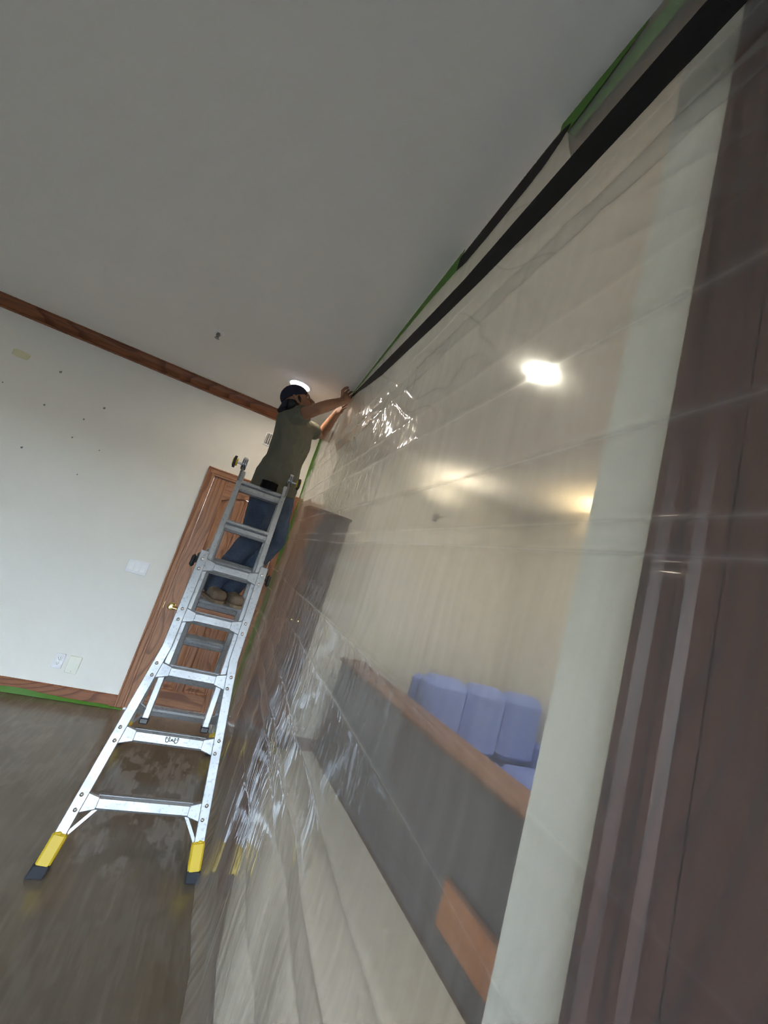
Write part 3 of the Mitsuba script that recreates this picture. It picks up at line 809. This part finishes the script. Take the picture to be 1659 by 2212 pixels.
def hand(wrist, elbow, to, across, side):
    """Palm and five bent fingers; to = where the fingers go, across = from little finger to index, palm faces their cross product."""
    f = unit(to)
    a = unit(across - f * np.dot(across, f))
    n = np.cross(f, a) * side                      # back of the hand to palm
    pc = wrist + f * .045
    out = [m3.Manifold.hull_points(np.vstack([sphere_pts(wrist, .024), sphere_pts(pc + a * .028, .016), sphere_pts(pc - a * .028, .015), sphere_pts(wrist + f * .082 + a * .026, .0125), sphere_pts(wrist + f * .076 - a * .026, .0115)]))]
    for k, (off, ln, r) in enumerate(((.030, .070, .0088), (.010, .078, .0090), (-.010, .072, .0086), (-.029, .057, .0078))):
        p0 = wrist + f * .076 + a * off
        d = unit(f + a * (.10 * (1.2 - k)))
        q = [p0]
        bend = .30
        for j, part in enumerate((.45, .32, .25)):
            ang = bend * (j + .6)
            q.append(q[-1] + (d * math.cos(ang) + n * math.sin(ang)) * ln * part)
        for j in range(3):
            out.append(bone(q[j], r * (1 - .07 * j), q[j + 1], r * (1 - .07 * (j + 1))))
    t0 = wrist + f * .030 + a * .026
    t1 = t0 + unit(f * .6 + a * .9 + n * .3) * .036
    t2 = t1 + unit(f * .95 + a * .15 + n * .4) * .030
    t3 = t2 + unit(f * .95 - a * .2 + n * .45) * .022
    out += [bone(t0, .014, t1, .0115), bone(t1, .0115, t2, .0098), bone(t2, .0098, t3, .0085)]
    return out


hands = hand(wrR, elR, V([.030, .030, .062]), V([-.5, -.1, .6]), 1) + hand(wrL, elL, V([.012, -.075, .035]), V([-.3, .2, .8]), -1)
g = m3.Manifold.batch_boolean(body, m3.OpType.Add)
core = flesh([m3.Manifold.batch_boolean(body + head + hands, m3.OpType.Add)], .0075, 6)
add(f'{who}__body', core, 'skin', smooth=True)
# eyes as small dark-lidded balls are too small to read; brows and hair
add(f'{who}__hair', flesh([ell(H(-.036, 0, -.012), .074, .0725, .062), ell(H(.018, .062, .004), .012, .012, .030), ell(H(.018, -.062, .004), .012, .012, .030)], .008, 4), 'hair', smooth=True)
add(f'{who}__eyebrow', flesh([bone(H(.0935, .012, .036), .0045, H(.083, .040, .037), .0040)], .004, 2), 'hair', smooth=True)
add(f'{who}__eyebrow', flesh([bone(H(.0935, -.012, .036), .0045, H(.083, -.040, .037), .0040)], .004, 2), 'hair', smooth=True)
for sg in (-1, 1):
    e = add(f'{who}__eye', flesh([ell(H(.080, sg * .029, .012), .010, .012, .007)], .004, 1), 'eye_white', smooth=True)
    add(f'{e}__pupil', flesh([ell(H(.0895, sg * .029, .012), .0045, .005, .005)], .003, 1), 'hair', smooth=True)
# cap worn with its bill to the back
capm = ell(H(-.012, 0, .045), .103, .085, .090)
cut = m3.Manifold.hull_points(np.vstack([V([H(a, b, c) for a in (-.5, .5) for b in (-.5, .5) for c in (-.5,)]), V([H(.5, b, .058) for b in (-.5, .5)]), V([H(-.5, b, .0) for b in (-.5, .5)])]))
cp = add(f'{who}__cap', flesh([capm - cut], .008, 4), 'cap_cloth', 'dark navy cap', smooth=40)
bl = []
for t in np.linspace(-1, 1, 9):
    a = t * .95
    for d in (0, .05):
        bl.append(H(-.010 - (.092 + d) * math.cos(a), (.080 + d * .35) * math.sin(a), .020 - d * 1.05 - .010 * t * t))
bl = V(bl)
add(f'{cp}__bill', flesh([m3.Manifold.hull_points(np.vstack([sphere_pts(p, .004, 1) for p in bl]))], .01, 2), 'cap_cloth', smooth=40)
add(f'{cp}__button', flesh([ell(H(-.012, 0, .136), .008, .008, .005)], .004, 1), 'cap_cloth', smooth=True)


# clothes
def wrinkle(mesh, amp, fr, seed, stretch=(1, 1, .45)):
    n = mesh.vertex_normals
    w = meshkit.noise(mesh.vertices * fr * V(stretch) + 20, seed)
    w = 1 - np.abs(2 * w - 1)
    mesh.vertices = mesh.vertices + n * (amp * (w ** 2 - .4))[:, None]
    return mesh


hem_c = V([.098, 2.965, 2.02])
wst = V([.100, 2.945, 2.23])
sh_parts = [m3.Manifold.hull_points(np.vstack([sphere_pts(chest + V([-.035, -.065, .0]), .098), sphere_pts(chest + V([.055, .075, .01]), .105), sphere_pts(shR + V([-.005, 0, -.02]), .076), sphere_pts(shL + V([0, 0, -.02]), .078), sphere_pts((shR + shL) / 2 + V([-.03, -.01, .025]), .070)])),
            m3.Manifold.hull_points(np.vstack([sphere_pts(chest + V([-.035, -.065, .0]), .097), sphere_pts(chest + V([.055, .075, .01]), .105), sphere_pts(wst + V([-.030, -.05, 0]), .100), sphere_pts(wst + V([.035, .05, 0]), .105)])),
            m3.Manifold.hull_points(np.vstack([sphere_pts(wst + V([-.030, -.05, 0]), .100), sphere_pts(wst + V([.035, .05, 0]), .105), sphere_pts(hem_c + V([-.070, -.045, .03]), .100), sphere_pts(hem_c + V([.060, .03, .05]), .105), sphere_pts(hem_c + V([.03, .08, .05]), .09)])),
            bone(hem_c + V([-.07, -.045, .03]), .100, hem_c + V([-.075, -.05, -.02]), .098), bone(hem_c + V([.06, .03, .08]), .105, hem_c + V([.065, .03, -.0]), .104),
            m3.Manifold.hull_points(np.vstack([sphere_pts(hem_c + V([-.075, -.05, -.03]), .095), sphere_pts(hem_c + V([.065, .03, -.01]), .100), sphere_pts(hem_c + V([-.06, -.04, .04]), .095), sphere_pts(hem_c + V([.06, .03, .06]), .10)])),
            bone(shR, .070, shR * .42 + elR * .58, .060), bone(shL, .072, shL * .38 + elL * .62, .066)]
shirt = m3.Manifold.batch_boolean(sh_parts, m3.OpType.Add)
# open sleeves and neck: cut the ends flat


def slab(c, n, size=.5):
    n = unit(n)
    a = unit(np.cross(n, [0, 0, 1] if abs(n[2]) < .9 else [1, 0, 0]))
    b = np.cross(n, a)
    return m3.Manifold.hull_points(V([c + a * i * size + b * j * size + n * k for i in (-1, 1) for j in (-1, 1) for k in (0, size)]))


def near(c, r):
    return ball(c, r)


shirt = shirt - (slab(shR * .46 + elR * .54, elR - shR) ^ near(elR, .16)) - (slab(shL * .42 + elL * .58, elL - shL) ^ near(elL, .17)) - slab(hem_c + V([0, 0, -.055]), V([.18, -.1, -1.0]), .6)
sm = wrinkle(flesh([shirt], .010, 5), .013, 11, 3, (1.1, 1.1, .5))
add(f'{who}__shirt', sm, 'shirt_cloth', 'olive grey T-shirt', smooth=50)


def leg(hip, kn, an, top):
    m1, m2_ = hip * .5 + kn * .5, kn * .45 + an * .55
    return [bone(top, .098, hip, .106), bone(hip, .106, m1, .092), bone(m1, .092, kn, .078), bone(kn, .078, m2_, .074), bone(m2_, .074, an + V([0, 0, -.005]), .070)]


jm = m3.Manifold.batch_boolean(leg(hipR, knR, anR, pel + V([-.035, -.02, .03])) + leg(hipL, knL, anL, pel + V([.035, .02, .03])), m3.OpType.Add)
jm = jm - slab(V([0, 0, 1.205]), V([0, 0, -1])) - slab(V([0, 0, 2.05]), V([0, 0, 1]))
add(f'{who}__jeans', wrinkle(flesh([jm], .011, 5), .007, 17, 8, (1, 1, .8)), 'denim', 'blue jeans', smooth=50)


def boot(an, yaw):
    f = V([math.sin(yaw), -math.cos(yaw), 0])
    a = V([math.cos(yaw), math.sin(yaw), 0])
    z0 = 1.133
    sole = []
    for t, w in ((-.085, .030), (-.07, .036), (0, .036), (.10, .046), (.16, .046), (.195, .034), (.21, .018)):
        for s in (-1, 1):
            for z in (z0, z0 + .022):
                sole.append(V([an[0], an[1], 0]) + f * t + a * s * w + V([0, 0, z]))
    b = [m3.Manifold.hull_points(np.vstack([sphere_pts(V([an[0], an[1], z0 + .055]) - f * .045, .036), sphere_pts(V([an[0], an[1], z0 + .048]) + f * .06, .038), sphere_pts(V([an[0], an[1], z0 + .10]) + f * .01, .042)])),
         m3.Manifold.hull_points(np.vstack([sphere_pts(V([an[0], an[1], z0 + .050]) + f * .06 + a * .006, .040), sphere_pts(V([an[0], an[1], z0 + .048]) + f * .155 + a * .016, .036), sphere_pts(V([an[0], an[1], z0 + .048]) + f * .155 - a * .014, .036)])),
         bone(V([an[0], an[1], z0 + .09]), .047, V([an[0], an[1], z0 + .15]), .050)]
    up = m3.Manifold.batch_boolean(b, m3.OpType.Add) - slab(V([0, 0, z0 + .012]), V([0, 0, -1]))
    k = add(f'{who}__boot', wrinkle(flesh([up], .008, 4), .003, 30, 9), 'boot_leather', 'brown leather work boot', smooth=50)
    add(f'{k}__sole', hullpts(sole), 'boot_sole')


boot(V([-.068, 3.06]), .46)
boot(V([.062, 3.05]), .42)
